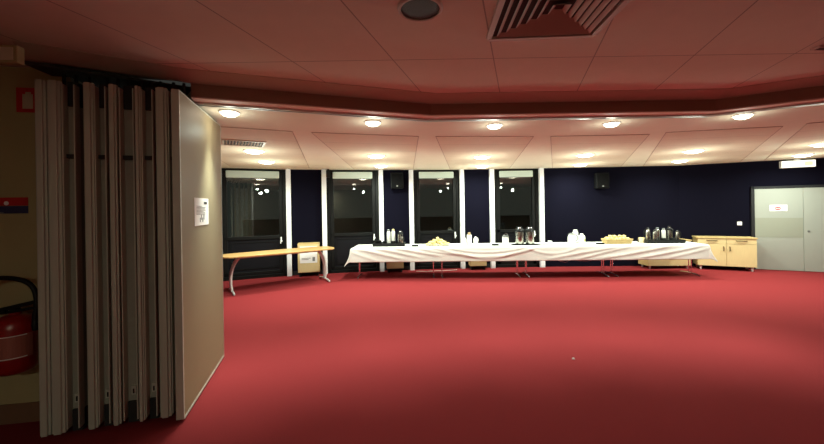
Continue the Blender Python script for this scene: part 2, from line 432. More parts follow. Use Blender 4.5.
for (row, r, txt, grp), pw in zip(rows, POW):
    proto = make_lamp(r)
    for i, (x, y) in enumerate(row):
        o = proto if i == 0 else copy_tree(proto)
        zc = HB-.0055
        o.location = (x, y, zc if row is not rowA else HB-.0005)
        wd = words[i] if i < len(row)-1 else 'rightmost'
        o['label'] = '%s lit lamp %s' % (wd, txt); o['group'] = grp
        L = bpy.data.lights.new('lamp_light', 'AREA'); L.shape = 'DISK'; L.size = r*1.9; L.energy = pw
        L.color = LC; L.spread = R(SPREAD[pw])
        lo = bpy.data.objects.new('lamp_light', L); C.objects.link(lo); lo.location = (x, y, HB-.065)
        G = bpy.data.lights.new('ceiling_fill', 'POINT'); G.shadow_soft_size = .04; G.energy = CEIL_FILL[pw]; G.color = LC  # unseen point light added below each lamp to brighten the ceiling
        go = bpy.data.objects.new('ceiling_fill', G); C.objects.link(go); go.location = (x, y, HB-(.2 if row is rowA else .45))

# unseen fill lamp added behind the camera to brighten the folded partition
near_fill = make_lamp(.078); near_fill.location = (-.6,-2.9,HN-.0005)
tag(near_fill, 'added round fill lamp in the near ceiling well behind the viewpoint', 'ceiling light')
L = bpy.data.lights.new('lamp_light', 'AREA'); L.shape = 'DISK'; L.size = .15; L.energy = 60; L.color = (.95,1,.78); L.spread = R(180)
lo = bpy.data.objects.new('lamp_light', L); C.objects.link(lo); lo.location = (-.6,-2.9,HN-.045)

# ventilation grille in the lit ceiling
vg = thing('ceiling_grille', 'rectangular slatted air grille in the lit ceiling at the left beside the partition', 'vent', (-2.42,5.07,HB-.0055), R(28))
g = MB(); g.bb(-.28,.28,-.22,-.19,-.014,0).bb(-.28,.28,.19,.22,-.014,0).bb(-.28,-.25,-.19,.19,-.014,0).bb(.25,.28,-.19,.19,-.014,0)
g.build('grille_frame', M['vent_back'], vg)
MB().bb(-.25,.25,-.19,.19,-.002,0).build('backing', M['diffuser_dark'], vg)
for k in range(12): MB().box((-.225+k*.041,0,-.010),(.018,.38,.006),ry=R(30)).build('slat', M['vent_back'], vg)
# near ceiling: four way diffuser, loudspeaker, slot
VS = .345
dv = thing('air_diffuser', 'large square four-way air diffuser with louvres in the near red-lit ceiling', 'vent', (.86,2.00,HN-.001), R(-3))
f = MB()
for s in (-1, 1):
    f.bb(-VS,VS,s*VS-.018,s*VS+.018,-.022,0); f.bb(s*VS-.018,s*VS+.018,-VS+.018,VS-.018,-.022,0)
f.build('diffuser_frame', M['diffuser'], dv, bevel=.003)
MB().bb(-VS+.02,VS-.02,-VS+.02,VS-.02,-.003,0).build('throat', M['diffuser_dark'], dv)
for k in range(6):
    r0 = VS-.045-k*.05; q = MB(); zi, zo = -.007, -.024
    for sx, sy in ((1,0),(-1,0),(0,1),(0,-1)):
        i0 = r0-.012; pts = []
        def P(rr, t, z): return (sx*rr + (0 if sx else t), sy*rr + (0 if sy else t), z)
        q.hexa([P(r0,-r0,zo),P(r0,r0,zo),P(i0-.012,i0-.012,zi),P(i0-.012,-i0+.012,zi)],
               [P(r0,-r0,zo+.003),P(r0,r0,zo+.003),P(i0-.012,i0-.012,zi+.003),P(i0-.012,-i0+.012,zi+.003)])
    q.build('louvre', M['diffuser'], dv)
cs = thing('ceiling_speaker', 'round dark ceiling loudspeaker in the near ceiling left of the square diffuser', 'loudspeaker', (.065,2.00,HN-.001))
MB().lathe([(.112,-.014),(.122,-.014),(.130,-.006),(.130,0),(.112,0)], seg=40, ring=True).build('rim', M['diffuser'], cs, smooth=True)
MB().lathe([(0,-.010),(.09,-.009),(.112,-.005),(.112,0),(0,0)], seg=40).build('grille', M['speaker_grille'], cs, smooth=True)
sl = thing('slot_diffuser', 'narrow slot air diffuser in the near ceiling at the right edge', 'vent', (3.42,2.62,HN-.001), R(4))
MB().bb(-.42,.42,-.03,.03,-.012,0).build('slot_frame', M['diffuser'], sl)
MB().bb(-.40,.40,-.018,.018,-.014,-.012).build('slot', M['diffuser_dark'], sl)

# ------------------------------------------------------------------ wall loudspeakers and small devices
def wall_pt(A, B, s, d, z):
    dx, dy = B[0]-A[0], B[1]-A[1]; l = math.hypot(dx, dy); dx /= l; dy /= l
    return (A[0]+dx*s+dy*d, A[1]+dy*s-dx*d, z), math.atan2(dy, dx)
def make_speaker(label, pos, rz):
    t = thing('wall_speaker', label, 'loudspeaker', pos, rz, 'loudspeakers on the dark blue wall')
    MB().bb(-.16,.16,-.17,0,-.2,.2).build('cabinet', M['charcoal_rim'], t, bevel=.02)
    MB().bb(-.14,.14,-.182,-.171,-.18,.165).build('grille', M['charcoal'], t, bevel=.006)
    MB().bb(-.02,.02,-.187,-.182,-.155,-.125).build('badge', M['grey_lid'], t)
    MB().bb(-.05,.05,0,.05,-.05,.05).build('bracket', M['black'], t)
p, an = wall_pt(posts[3], posts[4], .41, .06, 2.31); make_speaker('charcoal wall loudspeaker high on the narrow blue panel between the windows', p, an)
p, an = wall_pt(posts[7], WV2, 1.52, .06, 2.23); make_speaker('charcoal wall loudspeaker high on the wide blue wall right of the windows', p, an+R(-6))
bx = thing('ceiling_sensor', 'small black box hung under the ceiling beside the white post at the second window', 'sensor', (-2.05,8.62,HB-.0005), R(10))
MB().bb(-.045,.045,-.08,.02,-.21,-.05).build('body', M['black'], bx, bevel=.008)
MB().bb(-.02,.02,-.03,.0,-.05,0).build('mount', M['black'], bx)
MB().bb(-.13,-.045,-.06,-.02,-.19,-.13).build('lens_arm', M['white_plastic'], bx, bevel=.006)

# ------------------------------------------------------------------ folded partition
SD = Vector((.80,.23)).normalized(); S0 = Vector((-2.60,2.50)); PD = Vector((-.25,.968)).normalized()
pang = math.atan2(PD.y, PD.x)
def panel_root(t0, label):
    p = S0 + SD*t0
    return thing('partition_panel', label, 'partition panel', (p.x, p.y, 0), pang, 'folded movable partition panels')
# local x runs along the panel's depth, local -y is towards the right of the stack
PT, PB, PL = 2.575, .035, 1.12
def make_panel(t0, t1, kind, label):
    w = t1-t0; r = panel_root(t0, label); cs_ = math.cos(pang-math.atan2(SD.y, SD.x))
    a = SD.x*(-PD.y)*-1 ; w2 = w*abs(SD.x*PD.y-SD.y*PD.x)
    y0, y1 = -w2, 0
    if kind == 'male':
        MB().bb(.03,PL,y0,y1,PB+.03,PT-.02).build('core', M['panel'], r)
        e = MB(); e.bb(.004,.03,y0,y1,PB,PT); e.bb(-.012,.004,y0+w2*.22,y1-w2*.22,PB,PT)
        e.build('edge_profile', M['profile'], r, bevel=.004)
    else:
        MB().bb(.06,PL,y0,y1,PB+.14,PT-.17).build('core', M['recess'], r)
        fl = MB(); fl.bb(.0,.06,y0,y0+.008,PB+.02,PT-.02).bb(.0,.06,y1-.008,y1,PB+.02,PT-.02)
        fl.build('edge_profile', M['profile'], r, bevel=.002)
        MB().bb(.05,PL-.01,y0+.009,y1-.009,PB-.02,PB+.138).build('bottom_seal', M['seal'], r)
        MB().bb(.05,PL-.01,y0+.009,y1-.009,PT-.168,PT+.01).build('top_seal', M['seal'], r)
        k = MB(); yc = (y0+y1)/2
        k.bb(.046,.06,yc-.014,yc+.014,PB+.19,PB+.255); k.build('latch_plate', M['profile'], r)
        MB().bb(.042,.046,yc-.005,yc+.005,PB+.2,PB+.235).build('keyhole', M['seal'], r)
        MB().bb(.03,.06,y0+.004,y1-.004,2.02,2.05).build('cross_bar', M['seal'], r)
    h = MB(); h.tube([(.25,(y0+y1)/2,PT-.03),(.25,(y0+y1)/2,2.699)],.012)
    h.build('hanger', M['seal'], r)
    return r
pl = [(-.07,-.004,'male','leftmost folded panel edge next to the cream wall'),
      (.0,.08,'male','second pale panel edge from the left'),
      (.086,.165,'female','grey channel edge left of the first wide dark gap'),
      (.212,.275,'male','pale panel edge after the first dark gap'),
      (.279,.352,'female','recessed grey panel edge with the leftmost keyhole latch'),
      (.366,.418,'male','thin pale panel edge between the left and middle latches'),
      (.432,.528,'female','recessed grey panel edge with the middle keyhole latch'),
      (.532,.570,'male','slim pale panel edge just left of the right latch'),
      (.574,.652,'female','recessed grey panel edge with the right keyhole latch'),
      (.668,.745,'male','pale panel edge nearest the open end panel'),
      (.750,.815,'female','dark recessed panel edge directly behind the open end panel')]
for a_, b_, k_, l_ in pl: make_panel(a_, b_, k_, 'folded partition panel, ' + l_)
# open end panel, turned a little out of the stack
ld = Vector((-2.095+1.775, 3.86-2.685)); ll = ld.length; la = math.atan2(ld.y, ld.x)
lead = thing('partition_panel', 'open end panel of the folding partition, broad beige face carrying a paper notice', 'partition panel', (-1.78,2.69,0), la, 'folded movable partition panels')
MB().bb(.02,ll-.012,.006,.05,.05,2.51).build('core', M['recess'], lead)
MB().bb(.012,ll-.012,0,.006,.035,2.548).build('face', M['panel'], lead)
e = MB(); e.bb(0,.02,-.002,.052,.02,2.558); e.bb(.02,ll-.012,-.002,.052,.012,.034).bb(.02,ll-.012,-.002,.052,2.548,2.558)
e.build('edge_profile', M['profile'], lead, bevel=.002)
MB().bb(ll-.012,ll,-.002,.052,.012,2.558).build('bright_edge', M['track'], lead)
h = MB(); h.tube([(ll*.42,.025,2.5),(ll*.42,.025,2.574)],.012); h.build('hanger', M['seal'], lead)
pn = thing('paper_notice', 'white printed sheet taped at eye height on the open beige partition panel', 'notice', (0,0,0), la)
def lead_pt(s, z, d): 
    u = ld.normalized(); n = Vector((u.y, -u.x)); p = Vector((-1.78,2.69))+u*s+n*d
    return (p.x, p.y, z)
pn.location = lead_pt(.51,1.615,.0015)
MB().bb(-.20,.20,-.002,0,-.125,.120).build('sheet', M['paper'], pn)
MB().bb(.06,.15,-.0035,-.0021,.066,.09).build('dark_mark', M['ink_dark'], pn)
tx = MB()
for k, (a_, b_) in enumerate([(-.15,.0),(-.15,.10),(-.15,.08),(-.15,.11),(-.15,.04),(-.15,.09),(-.15,.10)]): tx.bb(a_,b_,-.0032,-.0021,.045-k*.012,.049-k*.012)
for k in range(4): tx.bb(-.06+k*.035,-.04+k*.035,-.0032,-.0021,-.095+(k % 2)*.02,-.055+(k % 2)*.025)
tx.build('printed_lines', M['ink'], pn)

# ------------------------------------------------------------------ near wall things
nwd = Vector((NW[1][0]-NW[0][0], NW[1][1]-NW[0][1])).normalized(); nwa = math.atan2(nwd.y, nwd.x)
def nw(x, z, d):     # a point on the near wall at plan x
    t = (x-NW[0][0])/nwd.x; p = Vector(NW[0])+nwd*t + Vector((nwd.y,-nwd.x))*d
    return (p.x, p.y, z)
s1 = thing('fire_sign', 'red framed sign with pale pictogram high on the cream wall beside the folded panels', 'sign', nw(-2.985,2.505,.001), nwa)
MB().bb(-.072,.072,-.006,0,-.095,.095).build('red_plate', M['red'], s1)
pg = MB(); pg.bb(-.030,.040,-.008,-.0061,-.068,.045).bb(-.010,.028,-.008,-.0061,.045,.062)
pg.build('pictogram', M['sign_pale'], s1)
s2 = thing('fire_instruction_sign', 'red over navy sign with pale emblem on the cream wall above the extinguisher', 'sign', nw(-3.13,1.685,.001), nwa)
MB().bb(-.14,.14,-.006,0,-.002,.062).build('red_band', M['red'], s2)
MB().bb(-.14,.14,-.006,0,-.062,-.004).build('navy_band', M['navy'], s2)
MB().lathe([(0,0),(.016,0),(.016,.002),(0,.002)], seg=16).build('emblem', M['paper'], s2, loc=(0,-.006,.018)).rotation_euler = (PI/2,0,0)
MB().bb(-.135,-.02,-.0075,-.006,-.060,-.052).build('lettering_line', M['ink'], s2)
s3 = thing('emergency_light', 'unlit cream light box hung from the near ceiling above the red framed sign', 'emergency light', (-2.63,2.20,2.61), R(4))
MB().bb(-.03,.03,-.04,-.01,.055,.149).build('bracket', M['wall_cream'], s3)
MB().bb(-.20,.20,-.05,0,-.055,.055).build('housing', M['wall_cream'], s3, bevel=.008)
MB().bb(-.18,.18,-.054,-.05,-.04,.04).build('diffuser', M['vent_back'], s3, bevel=.003)
# fire extinguisher hung on the wall
fe = thing('fire_extinguisher', 'red fire extinguisher with black hose loop hung on the cream wall', 'fire extinguisher', nw(-2.97,.46,.15), nwa)
RR = .125
MB().lathe([(0,0),(RR*.75,0),(RR*.95,.02),(RR,.05),(RR,.33),(RR*.96,.365),(RR*.8,.395),(RR*.5,.415),(.035,.42),(.035,.435),(0,.435)], seg=32).build('cylinder', M['red_body'], fe, smooth=True)
lb = MB()
n = 16
for k in range(n):
    a0, a1 = -PI*.95+k*PI*.9/n, -PI*.95+(k+1)*PI*.9/n; r0, r1 = RR+.001, RR+.0025
    lb.hexa([(r0*math.cos(a0),r0*math.sin(a0),.12),(r0*math.cos(a1),r0*math.sin(a1),.12),(r1*math.cos(a1),r1*math.sin(a1),.12),(r1*math.cos(a0),r1*math.sin(a0),.12)],
            [(r0*math.cos(a0),r0*math.sin(a0),.29),(r0*math.cos(a1),r0*math.sin(a1),.29),(r1*math.cos(a1),r1*math.sin(a1),.29),(r1*math.cos(a0),r1*math.sin(a0),.29)])
lbl = lb.build('instruction_label', M['label'], fe, smooth=True)
for zz in (.128,.285):
    MB().tube([((RR+.003)*math.cos(-PI*.9+k*.04*PI),(RR+.003)*math.sin(-PI*.9+k*.04*PI),zz) for k in range(20)],.003,6).build('label_line', M['paper'], lbl)
v = MB(); v.lathe([(.03,.425),(.03,.455),(.022,.475),(0,.475)], seg=14); v.box((.02,-.02,.48),(.27,.04,.028),ry=R(-12)); v.box((.02,-.02,.447),(.24,.035,.018),ry=R(-8))
v.build('valve_lever', M['black'], fe, bevel=.003)
hp = bez((-.03,-.03,.45),(-.30,-.06,.42),(-.30,-.03,.70),(-.06,-.03,.695),12)+bez((-.06,-.03,.695),(.12,-.03,.69),(.165,-.03,.62),(.16,-.03,.50),12)[1:]+bez((.16,-.03,.50),(.16,-.03,.46),(.15,-.03,.42),(.145,-.03,.36),6)[1:]
MB().tube(hp,.017,10).build('hose', M['black'], fe, smooth=True)
MB().lathe([(.016,.30),(.022,.34),(.016,.37),(.01,.38)],(.15,-.03,0),12).build('nozzle', M['black'], fe, smooth=True)
MB().bb(-.03,.03,.10,.149,.30,.36).build('wall_bracket', M['black'], fe)

# ------------------------------------------------------------------ buffet tables
al = math.atan2(-.33,7.75); T0 = Vector((-1.36,8.28)); E1 = Vector((math.cos(al),math.sin(al))); N1 = Vector((-E1.y,E1.x))
def row(s, t, z):
    p = T0+E1*s+N1*t; return (p.x, p.y, z)
TL, TW, TZ = 1.94, .78, .715
def make_table():
    r = thing('folding_table', '', 'table', (0,0,0), al, 'folding tables of the buffet row')
    MB().bb(-TL/2+.004,TL/2-.004,-TW/2+.02,TW/2-.02,TZ-.026,TZ).build('tabletop', M['oak'], r, bevel=.003)
    MB().bb(-TL/2+.12,TL/2-.12,-TW/2+.1,TW/2-.1,TZ-.06,TZ-.0262).build('apron', M['grey_leg'], r)
    for s in (-1, 1):
        x = s*(TL/2-.10)
        l = MB()
        for d in (-.04,.04): l.tube([(x,d,TZ-.06),(x,d,.05)],.0125,10)
        l.build('leg', M['chrome'], r, smooth=True)
        ft = MB(); ft.tube(bez((x,-.30,.014),(x,-.15,.05),(x,.15,.05),(x,.30,.014),12),.014,8)
        ft.build('foot', M['chrome'], r, smooth=True)
    return r
tp = make_table()
tl = ['at the left end of the white-clothed buffet row', 'second from the left in the white-clothed buffet row, under the pastry heap', 'third from the left in the white-clothed buffet row', 'at the right end of the white-clothed buffet row, beside the wide cupboard']
for i in range(4):
    o = tp if i == 0 else copy_tree(tp)
    o.location = row(TL/2+i*TL, 0, 0); o['label'] = 'chrome-legged folding table ' + tl[i]
L_ = 4*TL

# white cloth over all four tables
def cloth():
    nu, nv = 330, 76
    ovL, ovR, ovF, ovB = .32, .27, .325, .20
    u0, u1 = -ovL, L_+ovR; v0, v1 = -TW/2-ovF, TW/2+ovB
    ridges = [  # (u0,f0)->(u1,f1) along the front drop, sag, amplitude, width
        (.1,.02,1.15,.80,.00,.028,.10),(.55,.02,1.55,.70,.0,.024,.09),(1.0,.02,2.0,.60,.02,.026,.09),(.0,.30,.6,.95,.0,.02,.1),(1.5,.05,2.3,.5,.05,.02,.08),
        (1.9,.05,4.1,.08,.62,.030,.10),(2.1,.02,3.9,.05,.36,.020,.07),(2.5,.45,3.6,.4,.40,.015,.09),
        (3.9,.10,5.0,.12,.42,.018,.09),(4.4,.85,5.9,.10,-.02,.024,.10),(5.0,.90,6.2,.05,-.02,.022,.08),(5.5,.85,7.0,.05,.05,.028,.10),(6.3,.85,7.6,.10,.04,.028,.09),(6.9,.9,7.74,.30,.0,.022,.09)]
    def ridge(u, f):
        d = 0
        for a, fa, b, fb, sag, amp, w in ridges:
            if u < a-.15 or u > b+.15: continue
            t = min(1, max(0, (u-a)/(b-a))); c = fa+(fb-fa)*t+sag*4*t*(1-t)
            env = min(1, max(0, (u-a+.15)/.3))*min(1, max(0, (b+.15-u)/.3))
            d += .62*amp*env*math.exp(-((f-c)/w)**2)
        return d
    bm = bmesh.new(); grid = []
    for i in range(nu+1):
        u = u0+(u1-u0)*i/nu; col = []
        for j in range(nv+1):
            v = v0+(v1-v0)*j/nv
            eu = -u if u < 0 else (u-L_ if u > L_ else 0); su = -1 if u < 0 else 1
            ef = -TW/2-v if v < -TW/2 else 0; eb = v-TW/2 if v > TW/2 else 0
            ev = ef or eb; sv = -1 if ef else 1
            x = min(max(u, 0), L_); y = min(max(v, -TW/2), TW/2); z = TZ+.006
            if eu or ev:
                h = math.hypot(eu, ev); mn = min(eu, ev)
                # soft edge bend then hang
                b = .02
                drop = h-b*(1-math.exp(-h/b))*.6
                z -= drop*(1 - .10*mn/.35)
                ox = (eu/h)*b*(1-math.exp(-h/b)) ; oy = (ev/h)*b*(1-math.exp(-h/b))
                x += su*(ox+mn*.28 + (.10*eu if not ev else .10*eu)); y += sv*(oy+mn*.22+.05*ev)
                if ef:
                    f = ef/ovF
                    wav = .010*math.sin(u*4.3+1)*f + .006*math.sin(u*9.7)*f
                    y -= (ridge(u, f)+wav)*min(1, ef/.05)*(1 if not eu else .4)
                if eb: y += .012*math.sin(u*6)*eb/ovB
                if eu: x += su*.018*math.sin(v*15)*min(1, eu/.1)
            col.append(bm.verts.new((x, y, z)))
        grid.append(col)
    for i in range(nu):
        for j in range(nv): bm.faces.new((grid[i][j], grid[i+1][j], grid[i+1][j+1], grid[i][j+1]))
    me = bpy.data.meshes.new('tablecloth'); bm.to_mesh(me); bm.free()
    for p in me.polygons: p.use_smooth = True
    o = bpy.data.objects.new('tablecloth', me); C.objects.link(o); me.materials.append(M['cloth'])
    so = o.modifiers.new('thickness', 'SOLIDIFY'); so.thickness = .003; so.offset = 1
    o.location = (T0.x, T0.y, 0); o.rotation_euler.z = al
    tag(o, 'long white cloth draped in folds over the whole row of buffet tables', 'tablecloth')
cloth()
ZC = TZ+.0095

# ------------------------------------------------------------------ things on the buffet
def bottle(name, label, cat, s, t, z, h, r, m, capm, group=None, caph=.04, neck=.6):
    o = thing(name, label, cat, row(s,t,z), al, group)
    MB().lathe([(0,0),(r*.95,0),(r,.008),(r,h*.72),(r*.93,h*.82),(r*neck,h-caph),(0,h-caph)], seg=20).build('body', m, o, smooth=True)
    MB().lathe([(r*neck*1.08,h-caph),(r*neck*1.08,h-.008),(r*neck*.8,h),(0,h)], seg=20).build('cap', capm, o, smooth=True)
    return o
def airpot(label, s, t, z, h=.37, r=.082, rz=0, group=None, lever=True):
    o = thing('airpot', label, 'coffee airpot', row(s,t,z), al+rz, group)
    MB().lathe([(0,0),(r*.97,0),(r,.01),(r,h*.70),(r*.98,h*.74)], seg=24).build('body', M['steel'], o, smooth=True)
    MB().lathe([(r*1.02,h*.74),(r*1.04,h*.80),(r*.9,h*.88),(r*.55,h*.94),(0,h*.95)], seg=24).build('lid', M['black'], o, smooth=True)
    MB().lathe([(0,h*.94),(r*.5,h*.94),(r*.45,h*.985),(0,h)], seg=16).build('pump_knob', M['chrome'], o, smooth=True)
    sp = MB(); sp.tube([(0,-r*.9,h*.80),(0,-r*1.3,h*.82),(0,-r*1.55,h*.76)],.014,8); sp.build('spout', M['black'], o, smooth=True)
    hd = MB(); hd.tube([(-r*.95,0,h*.80)]+bez((-r*.95,0,h*.82),(-r*.9,0,h*1.12),(r*.9,0,h*1.12),(r*.95,0,h*.82),10)+[(r*.95,0,h*.80)],.009,8); hd.build('handle', M['black'], o, smooth=True)
    return o
def vacuum_jug(label, s, t, z, h, r, rz, m, lidm, group=None, name='vacuum_jug'):
    o = thing(name, label, 'jug', row(s,t,z), al+rz, group)
    MB().lathe([(0,0),(r,0),(r*1.02,.01),(r,h*.55),(r*.9,h*.72),(r*.62,h*.84),(r*.6,h*.86)], seg=22).build('body', m, o, smooth=True)
    MB().lathe([(r*.64,h*.86),(r*.66,h*.93),(r*.4,h*.98),(0,h)], seg=18).build('lid', lidm, o, smooth=True)
    MB().tube(bez((r*.6,0,h*.86),(r*1.7,0,h*.86),(r*1.7,0,h*.35),(r*.98,0,h*.3),10),.010,8).build('handle', lidm, o, smooth=True)
    MB().tube([(-r*.5,0,h*.84),(-r*.85,0,h*.88)],[.018,.008],8).build('spout', lidm, o, smooth=True)
    return o
def tray(label, s, t, w, d):
    o = thing('serving_tray', label, 'tray', row(s,t,ZC), al)
    b = MB(); b.bb(-w/2,w/2,-d/2,d/2,0,.045); b.build('base', M['black'], o, bevel=.006)
    b = MB(); b.bb(-w/2,w/2,-d/2,-d/2+.015,.045,.078).bb(-w/2,w/2,d/2-.015,d/2,.045,.078).bb(-w/2,-w/2+.015,-d/2+.015,d/2-.015,.045,.078).bb(w/2-.015,w/2,-d/2+.015,d/2-.015,.045,.078)
    b.build('rim', M['black'], o)
    return ZC+.0455
def bowl(name, label, cat, s, t, z, r, h, m, group=None):
    o = MB().lathe([(0,.0),(r*.6,0),(r*.85,h*.5),(r,h),(r*.92,h),(r*.75,h*.5),(r*.5,.01),(0,.008)], seg=18).build(name, m, smooth=True)
    o.location = row(s,t,z); return tag(o, label, cat, group)

# left black tray
zt = tray('long black tray at the left end of the white buffet holding two white flasks', .81, .02, .74, .36)
bottle('flask','tall white flask with grey cap, left of the pair on the left black tray','flask', .795,.06,zt,.335,.044,M['bottle_white'],M['grey_lid'])
bottle('flask','tall white flask with cream cap, right of the pair on the left black tray','flask', .905,.06,zt,.345,.044,M['bottle_white'],M['cream_cap'])
airpot('steel jug with black pump lid at the right end of the left black tray', 1.075,.03,zt,.30,.062,R(25))
vacuum_jug('small steel jug with black handle in the right corner of the left black tray', 1.12,-.10,zt,.22,.035,R(-20),M['steel'],M['black'])
bowl('dish','black dish at the left end of the left black tray','dish', .56,0,zt,.075,.085,M['black'])
bowl('dish','black dish in front of the white flasks on the left black tray','dish', .715,-.06,zt,.05,.075,M['black'])
bowl('dish','black dish between flasks and steel jugs on the left black tray','dish', .91,-.09,zt,.06,.075,M['black'])
def flat(label, s, t):
    o = thing('card_holder', label, 'card holder', row(s,t,ZC), al)
    MB().bb(-.075,.075,-.045,.045,0,.034).build('base', M['black'], o, bevel=.004)
    MB().bb(-.06,.06,-.03,.03,.034,.040).build('top_plate', M['ink_dark'], o)
flat('flat black holder on the white cloth between the left black tray and the pastry heap', 1.425,-.18)
flat('flat black holder on the white cloth right of the white bottles', 3.25,-.18)
flat('flat black holder on the white cloth just left of the bread basket', 5.585,-.18)

# pastry heap
pz = thing('platter', 'white oval platter under the heap of yellow pastries', 'platter', row(1.95,-.04,ZC), al)
MB().lathe([(0,0),(.16,0),(.29,.016),(.30,.020),(.29,.021),(.17,.010),(0,.009)], seg=36, sy=.62).build('dish', M['ceramic'], pz, smooth=True)
def croissant():
    bm = MB(); n = 10; pts = []; rr = []
    for i in range(n+1):
        a = -1.15+2.3*i/n; pts.append((.062*math.sin(a), .05*math.cos(a)-.035, .026)); 
        rr.append(.006+.022*math.cos(a*1.25)**1.0*(1+.10*(i % 2)) if abs(a*1.25) < PI/2 else .006)
    bm.tube(pts, rr, 9); return bm
cp = croissant().build('pastry', M['pastry'], smooth=True)
spots = []
for lvl, (nr, rx, ry, z) in enumerate([(10,.225,.125,.018),(7,.155,.08,.060),(4,.085,.045,.102),(2,.05,.0,.143)]):
    for k in range(nr):
        a = 2*PI*k/nr+lvl*.5
        spots.append((rx*math.cos(a), ry*math.sin(a), z, a))
for k in range(2): spots.append((-.07+.14*k, 0, .02, k*1.2))
for i, (dx, dy, z, a) in enumerate(spots):
    o = cp if i == 0 else cp.copy()
    if i: C.objects.link(o)
    o.location = row(1.95+dx, -.04+dy, ZC+z); o.rotation_euler = (random.uniform(-.25,.25), random.uniform(-.25,.25), a+random.uniform(-.6,.6)+al)
    o.scale = (.95,)*3
    tag(o, 'small yellow pastry in the heap on the white platter left of the bottles', 'pastry', 'pastries heaped on the white platter')

# white bottles right of the heap
def carton(label, s, t, h, w, lab, rz=0):
    o = thing('jug', label, 'jug', row(s,t,ZC), al+rz)
    MB().lathe([(0,0),(w*.95,0),(w,.01),(w,h*.62),(w*.9,h*.78),(w*.45,h*.9),(0,h*.9)], seg=20).build('body', M['milk'], o, smooth=True)
    MB().lathe([(w*.48,h*.9),(w*.48,h*.98),(w*.35,h),(0,h)], seg=16).build('cap', M['white_plastic'], o, smooth=True)
    MB().tube(bez((w*.5,0,h*.86),(w*1.5,0,h*.86),(w*1.45,0,h*.4),(w*.95,0,h*.38),8),.009,8).build('handle', M['milk'], o, smooth=True)
    if lab:
        q = MB()
        for k in range(6):
            a0, a1 = -PI*.75+k*PI*.5/6, -PI*.75+(k+1)*PI*.5/6; r0, r1 = w+.0005, w+.002
            q.hexa([(r0*math.cos(a0),r0*math.sin(a0),h*.25),(r0*math.cos(a1),r0*math.sin(a1),h*.25),(r1*math.cos(a1),r1*math.sin(a1),h*.25),(r1*math.cos(a0),r1*math.sin(a0),h*.25)],
                   [(r0*math.cos(a0),r0*math.sin(a0),h*.5),(r0*math.cos(a1),r0*math.sin(a1),h*.5),(r1*math.cos(a1),r1*math.sin(a1),h*.5),(r1*math.cos(a0),r1*math.sin(a0),h*.5)])
        lo = q.build('label', lab, o)
    return o
carton('white jug with lime label, left of the three beside the pastry heap', 2.565,-.08,.19,.045,M['green'],R(160))
bottle('bottle','tall white bottle with tan neck, middle of the three beside the pastry heap','bottle', 2.685,-.02,ZC,.295,.056,M['milk'],M['tan_cap'],caph=.085,neck=.55)
carton('plain white jug, right of the three beside the pastry heap', 2.825,-.06,.20,.05,None,R(20))
jr = thing('jar', 'white jar with clipped grey metal lid left of the steel airpots', 'jar', row(3.51,-.06,ZC), al)
MB().lathe([(0,0),(.068,0),(.072,.008),(.072,.165),(.066,.178),(0,.18)], seg=24).build('body', M['ceramic'], jr, smooth=True)
MB().lathe([(.074,.18),(.074,.20),(.05,.215),(0,.218)], seg=24).build('lid', M['grey_lid'], jr, smooth=True)
MB().tube(bez((-.05,0,.20),(-.05,-.02,.26),(.05,-.02,.29),(.06,0,.20),10),.007,6).build('clip', M['chrome'], jr, smooth=True)
# airpots on a dark mat
mt = MB().bb(-.30,.30,-.14,.14,0,.012).build('serving_mat', M['charcoal'], bevel=.004)
mt.location = row(3.955,-.06,ZC); mt.rotation_euler.z = al; tag(mt, 'dark flat mat under the two tall steel airpots', 'mat')
airpot('tall steel airpot with black lid, left of the two in front of the fourth window', 3.83,-.06,ZC+.0125,.39,.092)
airpot('tall steel airpot with black lid, right of the two in front of the fourth window', 4.065,-.06,ZC+.0125,.39,.092)
pl_ = thing('platter', 'flat white platter right of the steel airpots', 'platter', row(4.43,-.12,ZC), al)
MB().lathe([(0,0),(.10,0),(.17,.012),(.175,.018),(.165,.018),(.10,.008),(0,.007)], seg=30, sy=.6).build('dish', M['ceramic'], pl_, smooth=True)
MB().tube([(-.08,0,.014),(.10,-.01,.020)],.007,6).build('rim_mark', M['grey_lid'], pl_)
cu = thing('cup', 'small white cup behind the flat white platter', 'cup', row(4.545,.03,ZC), al)
MB().lathe([(0,0),(.028,0),(.042,.06),(.044,.075),(.038,.075),(.034,.05),(0,.015)], seg=18).build('bowl', M['ceramic'], cu, smooth=True)
MB().tube(bez((.04,0,.06),(.075,0,.06),(.07,0,.02),(.033,0,.02),8),.005,6).build('handle', M['ceramic'], cu, smooth=True)
# white jugs
vacuum_jug('white thermal jug with grey lid, leftmost of the cluster left of the bread basket', 5.02,-.03,ZC,.255,.085,R(-30),M['milk'],M['grey_lid'])
bottle('bottle','tall white bottle at the back of the white jug cluster','bottle', 5.17,.13,ZC,.315,.06,M['milk'],M['white_plastic'],neck=.7)
carton('white jug with lime label, rightmost of the cluster left of the bread basket', 5.245,-.03,.235,.075,M['green'],R(60))
